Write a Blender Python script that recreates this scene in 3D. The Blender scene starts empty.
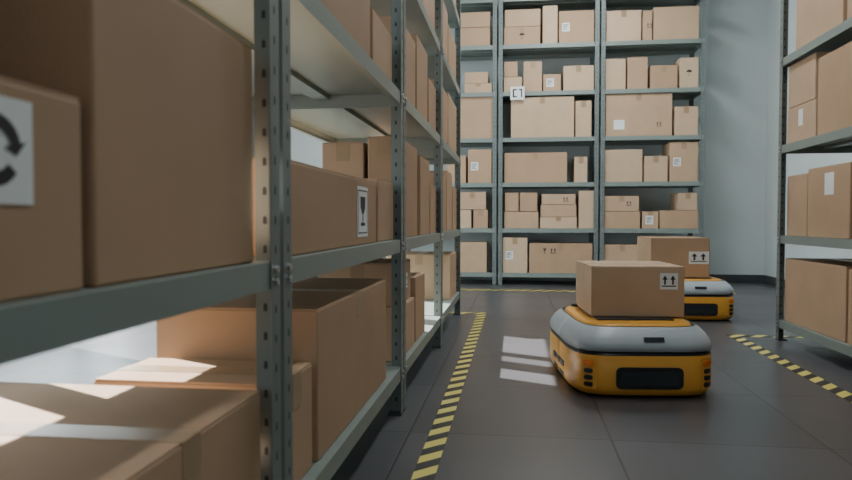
import bpy, bmesh, math, random
from mathutils import Vector, Matrix
random.seed(7)
S=bpy.context.scene
COL=S.collection

# ---------------------------------------------------------------- materials
def newmat(name):
    m=bpy.data.materials.new(name); m.use_nodes=True
    nt=m.node_tree; b=nt.nodes['Principled BSDF']
    return m,nt,b
def simple(name,col,rough=.5,metal=0,noise=.0,nscale=20,spec=.5,bump=0):
    m,nt,b=newmat(name)
    b.inputs['Roughness'].default_value=rough
    b.inputs['Metallic'].default_value=metal
    b.inputs['Specular IOR Level'].default_value=spec
    tc=nt.nodes.new('ShaderNodeTexCoord')
    n=nt.nodes.new('ShaderNodeTexNoise'); n.inputs['Scale'].default_value=nscale; n.inputs['Detail'].default_value=5
    nt.links.new(tc.outputs['Object'],n.inputs['Vector'])
    r=nt.nodes.new('ShaderNodeMapRange'); r.inputs['To Min'].default_value=1-noise; r.inputs['To Max'].default_value=1+noise
    nt.links.new(n.outputs['Fac'],r.inputs['Value'])
    mx=nt.nodes.new('ShaderNodeVectorMath'); mx.operation='SCALE'; mx.inputs[0].default_value=col[:3]
    nt.links.new(r.outputs[0],mx.inputs['Scale'])
    nt.links.new(mx.outputs[0],b.inputs['Base Color'])
    if bump:
        bp=nt.nodes.new('ShaderNodeBump'); bp.inputs['Strength'].default_value=bump; bp.inputs['Distance'].default_value=.002
        nt.links.new(n.outputs['Fac'],bp.inputs['Height']); nt.links.new(bp.outputs[0],b.inputs['Normal'])
    return m
def cardboard():
    m,nt,b=newmat('cardboard')
    b.inputs['Roughness'].default_value=.7; b.inputs['Specular IOR Level'].default_value=.25
    tc=nt.nodes.new('ShaderNodeTexCoord'); oi=nt.nodes.new('ShaderNodeObjectInfo')
    cr=nt.nodes.new('ShaderNodeValToRGB')
    e=cr.color_ramp.elements
    e[0].color=(.37,.23,.138,1); e[1].color=(.60,.44,.30,1)
    x=e.new(.5); x.color=(.47,.31,.195,1)
    sp=nt.nodes.new('ShaderNodeSeparateColor')
    nt.links.new(oi.outputs['Color'],sp.inputs[0]); nt.links.new(sp.outputs[0],cr.inputs['Fac'])
    n=nt.nodes.new('ShaderNodeTexNoise'); n.inputs['Scale'].default_value=5; n.inputs['Detail'].default_value=6
    nt.links.new(tc.outputs['Object'],n.inputs['Vector'])
    r=nt.nodes.new('ShaderNodeMapRange'); r.inputs['To Min'].default_value=.86; r.inputs['To Max'].default_value=1.12
    nt.links.new(n.outputs['Fac'],r.inputs['Value'])
    mx=nt.nodes.new('ShaderNodeVectorMath'); mx.operation='SCALE'
    nt.links.new(cr.outputs[0],mx.inputs[0]); nt.links.new(r.outputs[0],mx.inputs['Scale'])
    nt.links.new(mx.outputs[0],b.inputs['Base Color'])
    w=nt.nodes.new('ShaderNodeTexWave'); w.inputs['Scale'].default_value=45; w.inputs['Distortion'].default_value=.5
    nt.links.new(tc.outputs['Object'],w.inputs['Vector'])
    n2=nt.nodes.new('ShaderNodeTexNoise'); n2.inputs['Scale'].default_value=3
    nt.links.new(tc.outputs['Object'],n2.inputs['Vector'])
    bp=nt.nodes.new('ShaderNodeBump'); bp.inputs['Strength'].default_value=.12; bp.inputs['Distance'].default_value=.001
    bp2=nt.nodes.new('ShaderNodeBump'); bp2.inputs['Strength'].default_value=.35; bp2.inputs['Distance'].default_value=.02
    nt.links.new(w.outputs['Fac'],bp.inputs['Height']); nt.links.new(n2.outputs['Fac'],bp2.inputs['Height'])
    nt.links.new(bp.outputs[0],bp2.inputs['Normal']); nt.links.new(bp2.outputs[0],b.inputs['Normal'])
    return m
CARD=cardboard()
TAPE=simple('packing_tape',(.36,.24,.14),.28,0,.06,8)
PAPER=simple('label_paper',(.78,.79,.78),.5,0,.03,8)
INK=simple('ink',(.02,.02,.02),.6)
STEEL=simple('painted_steel',(.165,.195,.188),.42,.15,.06,6)
SHELFM=simple('shelf_steel',(.225,.27,.25),.40,.1,.06,4)
HOLE=simple('slot_dark',(.03,.035,.035),.7)
BOLT=simple('zinc_bolt',(.55,.56,.56),.3,.9)
WALL=simple('wall_paint',(.57,.63,.63),.8,0,.04,2,bump=.1)
WALLW=simple('wall_paint_white',(.72,.77,.74),.8,0,.04,2)
WALLD=simple('wall_dark_bounce_cut',(.10,.11,.115),.8,0,.04,2)  # made-up dark tone for the unseen front wall, cuts bounce light for contrast
CEIL=simple('ceiling_paint',(.32,.34,.34),.9,0,.03,2)
BASE=simple('baseboard_dark',(.05,.055,.06),.5)
FRAME=simple('window_frame_aluminium',(.32,.35,.35),.4,.5)
YEL=simple('robot_yellow',(.80,.39,.055),.36,0,.04,5)
GRY=simple('robot_grey_shell',(.38,.425,.455),.4,0,.03,5)
BLK=simple('robot_black',(.015,.016,.018),.3)
GLS=simple('dark_glass',(.03,.035,.04),.08)
RUB=simple('rubber',(.02,.02,.02),.8)
AMB=simple('amber_lens',(.9,.22,.02),.2)
def floor_mat():
    m,nt,b=newmat('floor_tiles')
    g=nt.nodes.new('ShaderNodeNewGeometry')
    mp=nt.nodes.new('ShaderNodeMapping'); mp.inputs['Location'].default_value=(-.307+6.5,-2.2+6.5,0)
    nt.links.new(g.outputs['Position'],mp.inputs['Vector'])
    br=nt.nodes.new('ShaderNodeTexBrick'); br.offset=0; br.squash=1
    br.inputs['Scale'].default_value=1; br.inputs['Brick Width'].default_value=.65; br.inputs['Row Height'].default_value=.65
    br.inputs['Mortar Size'].default_value=.0035; br.inputs['Mortar Smooth'].default_value=.3
    br.inputs['Color1'].default_value=(.066,.066,.072,1); br.inputs['Color2'].default_value=(.086,.086,.092,1); br.inputs['Mortar'].default_value=(.024,.024,.026,1)
    nt.links.new(mp.outputs[0],br.inputs['Vector'])
    n=nt.nodes.new('ShaderNodeTexNoise'); n.inputs['Scale'].default_value=2.5; n.inputs['Detail'].default_value=8
    nt.links.new(g.outputs['Position'],n.inputs['Vector'])
    r=nt.nodes.new('ShaderNodeMapRange'); r.inputs['To Min'].default_value=.72; r.inputs['To Max'].default_value=1.28
    nt.links.new(n.outputs['Fac'],r.inputs['Value'])
    mx=nt.nodes.new('ShaderNodeVectorMath'); mx.operation='SCALE'
    nt.links.new(br.outputs['Color'],mx.inputs[0]); nt.links.new(r.outputs[0],mx.inputs['Scale'])
    nt.links.new(mx.outputs[0],b.inputs['Base Color'])
    r2=nt.nodes.new('ShaderNodeMapRange'); r2.inputs['To Min'].default_value=.25; r2.inputs['To Max'].default_value=.4
    nt.links.new(n.outputs['Fac'],r2.inputs['Value']); nt.links.new(r2.outputs[0],b.inputs['Roughness'])
    bp=nt.nodes.new('ShaderNodeBump'); bp.inputs['Strength'].default_value=.4; bp.inputs['Distance'].default_value=.002; bp.invert=True
    nt.links.new(br.outputs['Fac'],bp.inputs['Height']); nt.links.new(bp.outputs[0],b.inputs['Normal'])
    return m
FLOOR=floor_mat()
def hazard():
    m,nt,b=newmat('hazard_stripes'); b.inputs['Roughness'].default_value=.4
    g=nt.nodes.new('ShaderNodeNewGeometry'); s=nt.nodes.new('ShaderNodeSeparateXYZ')
    nt.links.new(g.outputs['Position'],s.inputs[0])
    a=nt.nodes.new('ShaderNodeMath'); a.operation='SUBTRACT'; nt.links.new(s.outputs[1],a.inputs[0]); nt.links.new(s.outputs[0],a.inputs[1])
    d=nt.nodes.new('ShaderNodeMath'); d.operation='DIVIDE'; d.inputs[1].default_value=.125; nt.links.new(a.outputs[0],d.inputs[0])
    f=nt.nodes.new('ShaderNodeMath'); f.operation='FRACT'; nt.links.new(d.outputs[0],f.inputs[0])
    gt=nt.nodes.new('ShaderNodeMath'); gt.operation='GREATER_THAN'; gt.inputs[1].default_value=.5; nt.links.new(f.outputs[0],gt.inputs[0])
    mx=nt.nodes.new('ShaderNodeMix'); mx.data_type='RGBA'
    mx.inputs[6].default_value=(.018,.018,.02,1); mx.inputs[7].default_value=(.70,.60,.14,1)
    nt.links.new(gt.outputs[0],mx.inputs[0]); nt.links.new(mx.outputs[2],b.inputs['Base Color'])
    return m
HAZ=hazard()
def emis(name,col,st):
    m,nt,b=newmat(name); b.inputs['Base Color'].default_value=(.8,.8,.8,1)
    b.inputs['Emission Color'].default_value=(*col,1); b.inputs['Emission Strength'].default_value=st
    return m
DIFF=emis('lamp_diffuser',(1,.98,.94),3)

# ---------------------------------------------------------------- mesh builder
class MB:
    def __init__(s): s.v=[]; s.f=[]; s.m=[]; s.sm=[]
    def box(s,x0,x1,y0,y1,z0,z1,mat=0):
        i=len(s.v)
        s.v+=[(x0,y0,z0),(x1,y0,z0),(x1,y1,z0),(x0,y1,z0),(x0,y0,z1),(x1,y0,z1),(x1,y1,z1),(x0,y1,z1)]
        for q in ((0,3,2,1),(4,5,6,7),(0,1,5,4),(1,2,6,5),(2,3,7,6),(3,0,4,7)):
            s.f.append([i+k for k in q]); s.m.append(mat); s.sm.append(False)
    def poly(s,pts,mat=0,smooth=False):
        i=len(s.v); s.v+=[tuple(p) for p in pts]; s.f.append(list(range(i,i+len(pts)))); s.m.append(mat); s.sm.append(smooth)
    def cyl(s,c,axis,r,h,mat=0,n=8,smooth=False):
        c=Vector(c); ax=Vector(axis).normalized()
        u=ax.orthogonal().normalized(); w=ax.cross(u)
        i=len(s.v)
        for k in range(n):
            a=2*math.pi*k/n; p=c+u*math.cos(a)*r+w*math.sin(a)*r; s.v.append(tuple(p)); s.v.append(tuple(p+ax*h))
        for k in range(n):
            j=(k+1)%n; s.f.append([i+2*k,i+2*j,i+2*j+1,i+2*k+1]); s.m.append(mat); s.sm.append(smooth)
        s.f.append([i+2*k for k in range(n)][::-1]); s.m.append(mat); s.sm.append(False)
        s.f.append([i+2*k+1 for k in range(n)]); s.m.append(mat); s.sm.append(False)
    def obj(s,name,mats,loc=(0,0,0),rotz=0,parent=None):
        me=bpy.data.meshes.new(name); me.from_pydata(s.v,[],s.f)
        for m in mats: me.materials.append(m)
        for p,m,k in zip(me.polygons,s.m,s.sm): p.material_index=m; p.use_smooth=k
        me.update()
        o=bpy.data.objects.new(name,me); COL.objects.link(o); o.location=loc; o.rotation_euler=(0,0,rotz)
        if parent: o.parent=parent
        return o

def bevbox(mb,x0,x1,y0,y1,z0,z1,bev,mat=0):
    bm=bmesh.new(); bmesh.ops.create_cube(bm,size=1)
    for v in bm.verts:
        v.co=Vector((x0 if v.co.x<0 else x1, y0 if v.co.y<0 else y1, z0 if v.co.z<0 else z1))
    bmesh.ops.bevel(bm,geom=bm.edges[:],offset=bev,segments=2,affect='EDGES',profile=.5)
    bm.verts.ensure_lookup_table(); i=len(mb.v)
    for v in bm.verts: mb.v.append(tuple(v.co))
    for f in bm.faces: mb.f.append([i+v.index for v in f.verts]); mb.m.append(mat); mb.sm.append(False)
    bm.free()

# ---------------------------------------------------------------- room
X0,X1,Y0,Y1,H=-3.4,2.75,-2.2,7.97,4.1
m=MB(); m.box(X0-.2,X1+.2,Y0-.2,Y1+.2,-.12,0); m.obj('floor',[FLOOR])
m=MB(); m.box(X0-.2,X1+.2,Y0-.2,Y1+.2,H,H+.12); m.obj('ceiling',[CEIL])
m=MB(); m.box(X0-.2,X1+.2,Y1,Y1+.15,0,H); m.obj('wall_back',[WALL])
m=MB(); m.box(X0-.2,X1+.2,Y0-.15,Y0,0,H); m.obj('wall_front',[WALLD])
m=MB(); m.box(X1,X1+.15,Y0,Y1,0,H); m.obj('wall_right',[WALL])
wins=[(-1.4,.5),(1.0,3.3),(3.9,6.2)]; wz0,wz1=.35,3.3
m=MB(); ys=[Y0]+[y for w in wins for y in w]+[Y1]
for k in range(0,len(ys),2): m.box(X0-.15,X0,ys[k],ys[k+1],0,H)
for a,b in wins: m.box(X0-.15,X0,a,b,0,wz0); m.box(X0-.15,X0,a,b,wz1,H)
m.obj('wall_left',[WALLW])
for k,(a,b) in enumerate(wins):
    m=MB(); t=.05
    m.box(X0-.1,X0-.04,a,b,wz0,wz0+t); m.box(X0-.1,X0-.04,a,b,wz1-t,wz1)
    m.box(X0-.1,X0-.04,a,a+t,wz0+t,wz1-t); m.box(X0-.1,X0-.04,b-t,b,wz0+t,wz1-t)
    c=(a+b)/2; m.box(X0-.1,X0-.04,c-.025,c+.025,wz0+t,wz1-t)
    m.box(X0-.095,X0-.045,a+t,c-.025,2.35,2.4); m.box(X0-.095,X0-.045,c+.025,b-t,2.35,2.4)
    m.obj('window_%d'%(k+1),[FRAME])
m=MB(); m.box(1.99,X1-.012,Y1-.012,Y1,0,.09); m.box(X0+.012,-1.3,Y1-.012,Y1,0,.09); m.obj('baseboard_back',[BASE])
m=MB(); m.box(X1-.012,X1,Y0,Y1,0,.09); m.obj('baseboard_right',[BASE])
m=MB(); m.box(X0,X0+.012,Y0,Y1,0,.09); m.obj('baseboard_left',[BASE])

# hazard tape
def tape(x0,x1,y0,y1):
    m=MB(); m.box(x0,x1,y0,y1,0,.0012); m.obj('hazard_floor_tape',[HAZ])
tape(-.276,-.214,-1.5,5.06); tape(-.95,-.214,5.06,5.125)
tape(1.28,1.345,0,4.27); tape(1.28,2.3,4.27,4.335)
tape(-1.6,2.1,6.76,6.87)

# ---------------------------------------------------------------- shelving
def shelving(name,L,D,Ht,levels,loc,rotz,holes=True):
    """local x = length (0..L), y = depth (0 front .. D)"""
    m=MB(); F=.043; t=.003; lip=.045
    for px,sx in ((0,1),(L,-1)):
        for py,sy in ((0,1),(D,-1)):
            xa,xb=sorted((px,px+sx*F)); ya,yb=sorted((py,py+sy*t)); m.box(xa,xb,ya,yb,0.006,Ht,0)
            xa,xb=sorted((px,px+sx*t)); ya,yb=sorted((py+sy*t,py+sy*F)); m.box(xa,xb,ya,yb,0.006,Ht,0)
            # foot
            xa,xb=sorted((px,px+sx*(F+.006))); ya,yb=sorted((py,py+sy*(F+.006))); m.box(xa,xb,ya,yb,0,.006,2)
            z=.05
            while z<Ht-.02 and holes:
                # slotted holes on both faces of both flanges
                cx=px+sx*F*.55; y_out=py-sy*.0004; y_in=py+sy*(t+.0004)
                for yy in (y_out,y_in):
                    m.poly([(cx-.0035,yy,z-.007),(cx+.0035,yy,z-.007),(cx+.0035,yy,z+.004),(cx+.0015,yy,z+.007),(cx-.0015,yy,z+.007),(cx-.0035,yy,z+.004)],2)
                cy=py+sy*F*.6
                for xx in (px-sx*.0004,px+sx*(t+.0004)):
                    m.poly([(xx,cy-.0035,z-.007),(xx,cy+.0035,z-.007),(xx,cy+.0035,z+.004),(xx,cy+.0015,z+.007),(xx,cy-.0015,z+.007),(xx,cy-.0035,z+.004)],2)
                z+=.05
    g=t+.0005
    for zl in levels:
        m.box(g,L-g,g,D-g,zl-.0025,zl,1)
        m.box(g,L-g,g,g+.002,zl-lip,zl-.0025,1); m.box(g,L-g,D-g-.002,D-g,zl-lip,zl-.0025,1)
        m.box(g,g+.002,g+.002,D-g-.002,zl-lip,zl-.0025,1); m.box(L-g-.002,L-g,g+.002,D-g-.002,zl-lip,zl-.0025,1)
        # return lips and stiffening rib
        m.box(g+.002,L-g-.002,g+.002,g+.018,zl-lip,zl-lip+.002,1); m.box(g+.002,L-g-.002,D-g-.018,D-g-.002,zl-lip,zl-lip+.002,1)
        m.box(g+.002,L-g-.002,D/2-.03,D/2+.03,zl-.018,zl-.0025,1)
        for px,sx in ((0,1),(L,-1)):
            for py,sy in ((0,1),(D,-1)):
                for dz in (.013,.033):
                    m.cyl((px+sx*F*.55,py-sy*.0005,zl-dz),(0,-sy,0),.0065,.005,3,6)
                    m.cyl((px-sx*.0005,py+sy*F*.6,zl-dz),(-sx,0,0),.006,.004,3,6)
    return m.obj(name,[STEEL,SHELFM,HOLE,BOLT],loc,rotz)
LL=[.17,.63,1.155,1.65,2.15,2.65,3.1]
# left row: front faces +X ; local x -> world +Y, local y -> world -X : rotation +90
for y in (-.155,1.142,2.44,3.738):
    shelving('steel_shelving_unit',1.28,.6,3.15,LL,(-.4,y,0),math.pi/2)
# back row : front faces -Y
BL=[.13,.61,1.10,1.58,2.07,2.57,3.07]
for x in (-1.25,-.18,.89):
    shelving('steel_shelving_unit',1.05,.5,3.15,BL,(x,7.36,0),0)
# right row: front faces -X ; local x -> -Y, local y -> +X : rotation -90
RL=[.12,.61,1.13,1.63,2.13,2.63,3.1]
for y in (4.21,2.90,1.59):
    shelving('steel_shelving_unit',1.29,.55,3.15,RL,(1.52,y,0),-math.pi/2)

# ---------------------------------------------------------------- boxes
def icon(kind):
    P=[]
    if kind=='arrows':
        for c in (-.22,.22):
            P.append([(c-.15,.1),(c+.15,.1),(c,.36)]); P.append([(c-.05,-.2),(c+.05,-.2),(c+.05,.1),(c-.05,.1)])
        P.append([(-.4,-.33),(.4,-.33),(.4,-.26),(-.4,-.26)])
    elif kind=='glass':
        P.append([(-.17,.36),(-.15,.1),(-.06,-.02),(.06,-.02),(.15,.1),(.17,.36),(.05,.36),(0,.2),(-.03,.36)])
        P.append([(-.03,-.28),(.03,-.28),(.03,-.02),(-.03,-.02)]); P.append([(-.15,-.34),(.15,-.34),(.15,-.28),(-.15,-.28)])
    elif kind=='handle':
        # wine-glass mark in a frame
        P.append([(-.24,.30),(-.22,.08),(-.08,-.04),(.08,-.04),(.22,.08),(.24,.30)])
        P.append([(-.035,-.22),(.035,-.22),(.035,-.04),(-.035,-.04)]); P.append([(-.2,-.28),(.2,-.28),(.2,-.22),(-.2,-.22)])
        for s in (-1,1):
            P.append([(-.42,s*.42-.012),(.42,s*.42-.012),(.42,s*.42+.012),(-.42,s*.42+.012)]); P.append([(s*.42-.015,-.42),(s*.42+.015,-.42),(s*.42+.015,.42),(s*.42-.015,.42)])
    elif kind=='umbrella':
        P.append([(.33*math.cos(a),.05+.28*math.sin(a)) for a in [math.pi*k/8 for k in range(9)]])
        P.append([(-.02,-.3),(.02,-.3),(.02,.05),(-.02,.05)]); P.append([(-.14,-.35),(.02,-.35),(.02,-.3),(-.14,-.3)])
    elif kind=='recycle':
        for k in range(3):
            a0=math.pi/2+k*2*math.pi/3
            pts=[];inn=[]
            for j in range(6):
                a=a0-.12-j*.24
                pts.append((.34*math.cos(a),.34*math.sin(a))); inn.append((.2*math.cos(a),.2*math.sin(a)))
            P.append(pts+inn[::-1])
            a=a0-.12-5*.24; a2=a-.42
            P.append([(.42*math.cos(a),.42*math.sin(a)),(.27*math.cos(a2),.27*math.sin(a2)),(.12*math.cos(a),.12*math.sin(a))])
    elif kind=='text':
        for j in range(5):
            w=(.36,.3,.36,.2,.33)[j]; y=.3-j*.14; P.append([(-.38,y-.03),(-.38+2*w,y-.03),(-.38+2*w,y+.03),(-.38,y+.03)])
    return P
def cbox(x0,x1,y0,y1,z0,h,seam=None,labels=(),rot=0,name='cardboard_box',tone=None):
    """labels: (face, u, v, w, h, icon, onpaper) u,v measured from face centre, metres"""
    cx,cy=(x0+x1)/2,(y0+y1)/2; a,b=(x1-x0)/2,(y1-y0)/2
    m=MB(); ft=.003
    bevbox(m,-a,a,-b,b,0,h-ft,.0035,0)
    if seam is None: seam='x' if random.random()<.5 else 'y'
    e=.0015; tw=.026; tl=min(.07,h*.35)
    if seam=='x':
        m.box(-a+e,a-e,-b+e,-.002,h-ft,h,0); m.box(-a+e,a-e,.002,b-e,h-ft,h,0)
        m.box(-a-.0007,a+.0007,-tw,tw,h,h+.0007,1)
        for s in (-1,1):
            xa,xb=sorted((s*a,s*(a+.0007))); m.box(xa,xb,-tw,tw,h-tl,h,1)
    else:
        m.box(-a+e,-.002,-b+e,b-e,h-ft,h,0); m.box(.002,a-e,-b+e,b-e,h-ft,h,0)
        m.box(-tw,tw,-b-.0007,b+.0007,h,h+.0007,1)
        for s in (-1,1):
            ya,yb=sorted((s*b,s*(b+.0007))); m.box(-tw,tw,ya,yb,h-tl,h,1)
    for (face,u,v,w,hh,ic,paper) in labels:
        def P(p,q,o):
            zz=h/2+v+q
            if face=='+x': return (a+o,u+p,zz)
            if face=='-x': return (-a-o,-(u+p),zz)
            if face=='-y': return (u+p,-b-o,zz)
            if face=='top': return (u+p,v+q,h+o)
        if paper: m.poly([P(-w/2,-hh/2,.0012),(P(w/2,-hh/2,.0012)),P(w/2,hh/2,.0012),P(-w/2,hh/2,.0012)],2)
        for pl in (icon(ic) if ic else []):
            m.poly([P(p*w,q*hh,.0018) for p,q in pl],3)
    o=m.obj(name,[CARD,TAPE,PAPER,INK],(cx,cy,z0+.0004),rot)
    tn=tone if tone is not None else random.uniform(.25,.85)
    o.color=(tn,tn,tn,1)
    return o

# --- left row
F=-.425
A3=1.155; A4=1.65; A5=2.15
L=[
 (-.70,F,.22,.625,.63,.190,'y',[('+x',.0865,.033,.09,.09,'recycle',1)]),
 (-.95,F,.645,1.07,.63,.35,'y',[]),
 (-.98,-.72,.14,.62,.63,.42,'y',[]),
 (-.90,-.45,-.12,.20,.63,.30,'y',[]),
 (-.98,F,.60,1.095,.17,.242,'x',[]),
 (-.98,-.43,-.05,.57,.17,.25,'y',[]),
 (-.85,F,1.22,2.06,.63,.185,'y',[('+x',.23,.0,.13,.14,'handle',1)]),
 (-.70,F,2.09,2.36,.63,.20,'y',[]),
 (-.545,F,2.49,2.95,.63,.38,'y',[]),
 (-.72,-.56,2.49,3.0,.63,.36,'y',[]),
 (-.80,F,3.05,3.38,.63,.36,'y',[]),
 (-.80,F,3.42,3.68,.63,.25,'y',[]),
 (-.85,F,3.80,4.20,.63,.34,'y',[]),(-.85,F,4.25,4.6,.63,.38,'y',[]),(-.85,F,4.65,4.97,.63,.30,'y',[]),
 (-.80,F,1.43,2.22,.17,.335,'x',[]),
 (-.80,-.43,1.20,1.405,.17,.225,'x',[]),
 (-.80,F,2.49,2.87,.17,.20,'y',[]),(-.75,-.44,2.52,2.85,.3712,.165,'y',[('+x',.05,0,.06,.06,'arrows',1)]),
 (-.80,F,2.9,3.2,.17,.28,'y',[]),
 (-.85,F,4.5,4.95,.17,.30,'y',[]),
 (-.80,F,1.45,1.98,A3,.26,'y',[]),(-.8,F,2.02,2.34,A3,.18,'y',[]),
 (-.80,F,2.5,2.9,A3,.30,'y',[]),(-.8,F,2.94,3.3,A3,.35,'y',[]),(-.8,F,3.35,3.66,A3,.25,'y',[]),
 (-.80,F,3.8,4.3,A3,.33,'y',[]),(-.8,F,4.35,4.95,A3,.36,'y',[]),
 (-.80,F,.3,.9,A3,.3,'y',[]),
 (-.80,F,1.3,1.9,A4,.30,'y',[]),(-.8,F,2.55,3.08,A4,.30,'y',[]),(-.8,F,3.13,3.6,A4,.34,'y',[]),
 (-.80,F,3.85,4.3,A4,.35,'y',[]),(-.8,F,4.35,4.9,A4,.30,'y',[]),
 (-.80,F,2.6,3.3,A5,.30,'y',[]),(-.8,F,3.85,4.4,A5,.38,'y',[]),(-.8,F,4.45,4.9,A5,.30,'y',[]),
]
for b in L: cbox(*b[:6],seam=b[6],labels=b[7],tone=random.uniform(.2,.55))
# --- right row
R=1.545
for b in [
 (R,2.0,3.42,4.15,.12,.36,'y',[]),(R,1.95,2.96,3.40,.12,.35,'y',[('-x',.0,.0,.1,.1,'arrows',0)]),
 (R+.005,1.9,3.88,4.15,.61,.34,'y',[]),(R,2.0,3.40,3.86,.61,.36,'y',[('-x',.02,.09,.10,.11,None,1)]),(R,1.95,2.96,3.37,.61,.30,'y',[]),
 (R,1.95,3.78,4.15,1.13,.20,'y',[('-x',.0,.03,.06,.09,None,1)]),(R,1.93,3.79,4.14,1.332,.24,'y',[]),
 (R,2.0,3.3,3.76,1.13,.40,'y',[]),
 (R,1.95,3.5,4.05,1.63,.40,'y',[]),(R,1.95,2.98,3.46,1.63,.35,'y',[]),(R,1.95,3.4,4.0,2.13,.35,'y',[]),
 (R,1.95,1.7,2.3,.12,.3,'y',[]),(R,1.95,2.35,2.8,.12,.35,'y',[]),(R,1.95,1.8,2.5,.61,.3,'y',[]),(R,1.95,1.9,2.7,1.13,.3,'y',[]),
 ]: cbox(*b[:6],seam=b[6],labels=b[7])
# --- back row: entries per bay: (offset cm from left post, width cm, bottom offset cm, height cm, label)
back={
 0:{0:[(62,33,0,33,0)],1:[(58,20,0,20,0),(64,30,20.3,19,0),(80,16,0,20,0)],2:[(50,22,0,30,0),(70+4,26,0,36,'p')],3:[(66,36,0,45,0)],4:[(70,30,0,10,0),(70,26,10.3,12,0)],5:[(60,38,0,20,0),(62,36,20.3,16,0)]},
 1:{0:[(4.5,27,0,38,'p'),(33,67,0,32,'ga')],
    1:[(6,37,0,18,0),(7,15,18.3,20,0),(23,19,18.3,20,0),(44.5,39,0,12,0),(45,38,12.3,13,0),(46,36,25.6,11,'a'),(85,16,0,40,0)],
    2:[(6,67,0,32,0),(80,14,0,27,0)],
    3:[(13,67,0,43,0),(81,17,0,38,0)],
    4:[(5,20,0,16,0),(5.5,15,16.3,16,0),(26,20,0,32,0),(47,19,0,18,'p'),(68,32,0,26,0)],
    5:[(5,39,0,19,'u'),(6,38,19.3,18,0),(46,16,0,40,0),(63,37,0,34,'p')],6:[(10,40,0,30,0),(55,40,0,28,0)]},
 2:{0:[(4.5,38,0,31,0),(44,57,0,33,0)],
    1:[(4.5,37,0,18,0),(4.5,36,18.3,16,'a'),(43,17,0,18,'p'),(61,39,0,19,0),(80,19,19.3,18,0)],
    2:[(4.5,39,0,34,0),(45,24,0,27,0),(70.5,29,0,41,'p')],
    3:[(5,68,0,44,'q'),(75,24,0,30,0)],
    4:[(4.5,21,0,32,0),(27,21,0,33,0),(50,28,0,24,0),(79.5,19,0,31,'u')],
    5:[(5,36,0,32,0),(42,10,0,31,'a'),(53,46,0,34,0)],6:[(8,50,0,30,0),(60,35,0,28,0)]},
}
bx={0:-1.25,1:-.18,2:.89}
for bay,lv in back.items():
    for l,items in lv.items():
        for (o,w,zo,h,lb) in items:
            x0=bx[bay]+o/100+.003; x1=x0+w/100-.006
            dep=random.uniform(.3,.42); y0=7.372+random.uniform(.004,.02)
            if zo: y0=7.385
            labs=[]; W=w/100; Hh=h/100
            if lb=='p': labs=[('-y',-W/2+.075,-.0,.08,.09,'text',1)]
            elif lb=='a': labs=[('-y',W*.2,.0,.07,.07,'arrows',0)]
            elif lb=='ga': labs=[('-y',-.17,.08,.08,.08,'glass',0),('-y',-.08,.08,.08,.08,'arrows',0)]
            elif lb=='u': labs=[('-y',0,.0,.09,.09,'umbrella',0)]
            elif lb=='q': labs=[('-y',-W/2+.14,-.1,.11,.1,None,1),('-y',W*.3,-.1,.07,.07,'arrows',0)]
            cbox(x0,x1,y0,y0+dep,BL[l]+zo/100,h/100,labels=labs,rot=random.uniform(-.008,.008),tone=random.uniform(.35,.95))
# shelf label sign on back rack
m=MB(); m.box(-.075,.075,-.004,0,-.07,.07,0)
for pl in [[(-.05,-.045),(-.035,-.045),(-.035,.045),(-.05,.045)],[(-.035,.03),(-.005,.03),(-.005,.045),(-.035,.045)],[(-.035,-.045),(-.005,-.045),(-.005,-.03),(-.035,-.03)],[(.015,.03),(.05,.03),(.05,.045),(.015,.045)],[(.036,-.045),(.05,-.045),(.05,.03),(.036,.03)]]:
    m.poly([(p,-.0045,q) for p,q in pl],1)
m.obj('shelf_number_sign',[PAPER,INK],(.02,7.352,2.05))

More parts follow.
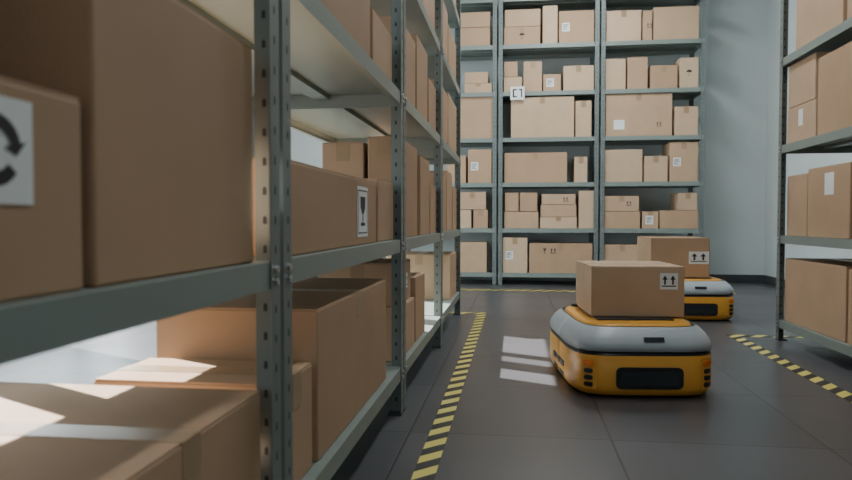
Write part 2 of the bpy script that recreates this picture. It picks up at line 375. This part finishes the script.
# ---------------------------------------------------------------- robots
def robot(loc,rotz):
    N=5.2
    secs=[(.008,.26,.36,2),(.012,.275,.382,0),(.035,.287,.397,0),(.055,.290,.40,0),(.170,.289,.399,0),(.178,.285,.395,2),(.180,.280,.389,2),(.184,.280,.389,2),(.186,.288,.398,1),
          (.202,.290,.400,1),(.218,.286,.395,1),(.242,.273,.375,1),(.262,.255,.350,1),(.273,.240,.334,1),(.275,.234,.328,2),(.266,.232,.326,2),(.266,.225,.318,2),(.276,.223,.316,0),(.280,.217,.310,0)]
    n=96
    def pt(a,b,t):
        c,s=math.cos(t),math.sin(t)
        return (a*math.copysign(abs(c)**(2/N),c), b*math.copysign(abs(s)**(2/N),s))
    # even arc-length parameter list starting at front centre (-y)
    raw=[pt(.289,.4,-math.pi/2+2*math.pi*k/4000) for k in range(4001)]
    cum=[0]
    for k in range(4000): cum.append(cum[-1]+math.hypot(raw[k+1][0]-raw[k][0],raw[k+1][1]-raw[k][1]))
    tot=cum[-1]
    import bisect
    def tt(s):
        s=s%tot; k=min(bisect.bisect_left(cum,s),4000); return -math.pi/2+2*math.pi*k/4000
    ts=[tt(tot*k/n) for k in range(n)]
    m=MB()
    for (z,a,b,_) in secs:
        for t in ts: x,y=pt(a,b,t); m.v.append((x,y,z))
    for i in range(len(secs)-1):
        for k in range(n):
            j=(k+1)%n; m.f.append([i*n+k,i*n+j,(i+1)*n+j,(i+1)*n+k]); m.m.append(secs[i+1][3] if secs[i+1][3]!=1 or secs[i][3]==1 else 2); m.sm.append(True)
    m.f.append([(len(secs)-1)*n+k for k in range(n)]); m.m.append(0); m.sm.append(False)
    m.f.append([k for k in range(n)][::-1]); m.m.append(2); m.sm.append(False)
    def surf(s,z,off):
        for i in range(len(secs)-1):
            if secs[i][0]<=z<=secs[i+1][0]:
                f=(z-secs[i][0])/max(1e-6,secs[i+1][0]-secs[i][0]); a=secs[i][1]*(1-f)+secs[i+1][1]*f; b=secs[i][2]*(1-f)+secs[i+1][2]*f; break
        x,y=pt(a,b,tt(s)); x2,y2=pt(a,b,tt(s+.004)); d=Vector((x2-x,y2-y,0)); 
        if d.length<1e-6: d=Vector((1,0,0))
        nn=Vector((d.y,-d.x,0)).normalized()
        return (x+nn.x*off,y+nn.y*off,z)
    def patch(s0,s1,z0,z1,r,off,mat,nx=24):
        cz=(z0+z1)/2; hz=(z1-z0)/2; cols=[]
        for k in range(nx+1):
            s=s0+(s1-s0)*(.5-.5*math.cos(math.pi*k/nx))
            e=min(s-s0,s1-s); hh=hz
            if e<r: hh=hz-r+math.sqrt(max(0,r*r-(r-e)**2))
            cols.append((s,max(hh,.0005)))
        def V(p): m.v.append(p); return len(m.v)-1
        idx=[[V(surf(s,cz-h,-.002)),V(surf(s,cz-h,off)),V(surf(s,cz+h,off)),V(surf(s,cz+h,-.002))] for s,h in cols]
        for a,b in zip(idx,idx[1:]):
            for q in range(3): m.f.append([a[q],b[q],b[q+1],a[q+1]]); m.m.append(mat); m.sm.append(False)
    patch(-.130,.130,.040,.126,.022,.006,2)       # front lidar window
    patch(-.112,.112,.056,.110,.015,.009,4)
    for s in (-1,1):                               # corner sensors
        c=s*.235
        patch(c-.034,c+.034,.035,.160,.016,.003,0,12)
        for z in (.045,.072,.099): patch(c-.018,c+.018,z,z+.018,.008,.0055,2,8)
        patch(c-.022,c+.022,.126,.150,.010,.006,3,8)
        patch(s*.60-.13,s*.60+.13,.075,.10,.01,.004,2)
        patch(s*.60-.12,s*.60+.12,.032,.05,.006,.003,2)
    patch(tot/2-.13,tot/2+.13,.05,.12,.02,.005,2)
    # little display on the sloped front of shell
    m.poly([(-.02,-.3945,.2235),(.06,-.3945,.2235),(.06,-.3825,.241),(-.02,-.3825,.241)],2)
    m.poly([(-.01,-.3945,.2255),(.02,-.3945,.2255),(.02,-.387,.237),(-.01,-.387,.237)],4)
    # emergency stop buttons & lifting pad
    for sx in (-1,1): m.cyl((sx*.16,.27,.28),(0,0,1),.02,.012,2,16,True)
    bevbox(m,-.16,.16,-.2,.2,.278,.286,.003,2)
    # wheels
    for x in (-.2,.2):
        for y in (-.25,.25): m.cyl((x-.02,y,.03),(1,0,0),.03,.04,5,16)
    for x in (-.24,.21): m.cyl((x,0,.055),(1,0,0),.055,.03,5,20)
    return m.obj('warehouse_robot',[YEL,GRY,BLK,AMB,GLS,RUB],loc,rotz)
robot((.480,3.12,0),math.radians(6))
robot((1.225,5.27,0),math.radians(4))
cbox(.310,.703,2.99,3.40,.2861,.215,seam='x',labels=[('-y',.13,.045,.075,.07,'arrows',1)],rot=math.radians(4),tone=.75)
cbox(.96,1.375,5.08,5.5,.2861,.285,seam='x',labels=[('-y',.13,-.0,.14,.09,'arrows',1)],rot=math.radians(3),tone=.45)

# ---------------------------------------------------------------- lights
def area(name,loc,rot,sx,sy,e,col,spread=math.pi):
    l=bpy.data.lights.new(name,'AREA'); l.shape='RECTANGLE'; l.size=sx; l.size_y=sy; l.energy=e; l.color=col; l.spread=spread
    o=bpy.data.objects.new(name,l); COL.objects.link(o); o.location=loc; o.rotation_euler=rot; return o
for k,(a,b) in enumerate(wins):
    area('window_daylight',(X0-.35,(a+b)/2,(wz0+wz1)/2),(0,-math.pi/2,0),wz1-wz0,b-a,125,(.84,.96,1))
for (x,y,e) in ((.55,.6,13),(.55,3.2,35),(.55,5.8,74),(-2.1,2.5,25)):
    m=MB(); m.box(-.16,.16,-.62,.62,-.05,.02,0); m.box(-.14,.14,-.6,.6,-.056,-.05,1)
    for s in (-.5,.5): m.cyl((0,s,.02),(0,0,1),.008,.38,0,8)
    m.obj('ceiling_lamp',[FRAME,DIFF],(x,y,H-.4))
    area('ceiling_lamp_light',(x,y,H-.46),(0,0,0),.28,1.2,e,(.95,.99,1))
s=bpy.data.lights.new('sun','SUN'); s.energy=40; s.angle=math.radians(.5); s.color=(1,.98,.95)
o=bpy.data.objects.new('sun',s); COL.objects.link(o)
o.rotation_euler=Vector((1,-.5,-.5)).to_track_quat('-Z','Y').to_euler(); o.location=(-6,6,5)
w=bpy.data.worlds.new('World'); S.world=w; w.use_nodes=True
nt=w.node_tree; bg=nt.nodes['Background']; bg.inputs['Color'].default_value=(.8,.9,1,1); bg.inputs['Strength'].default_value=1.5

# ---------------------------------------------------------------- camera
c=bpy.data.cameras.new('camera'); c.sensor_width=36; c.lens=28.73; c.clip_start=.02
c.dof.use_dof=True; c.dof.focus_distance=3.1; c.dof.aperture_fstop=4.5
o=bpy.data.objects.new('camera',c); COL.objects.link(o); o.location=(0,0,.7)
o.rotation_euler=(math.radians(90-1.685),0,math.radians(7.46)); S.camera=o
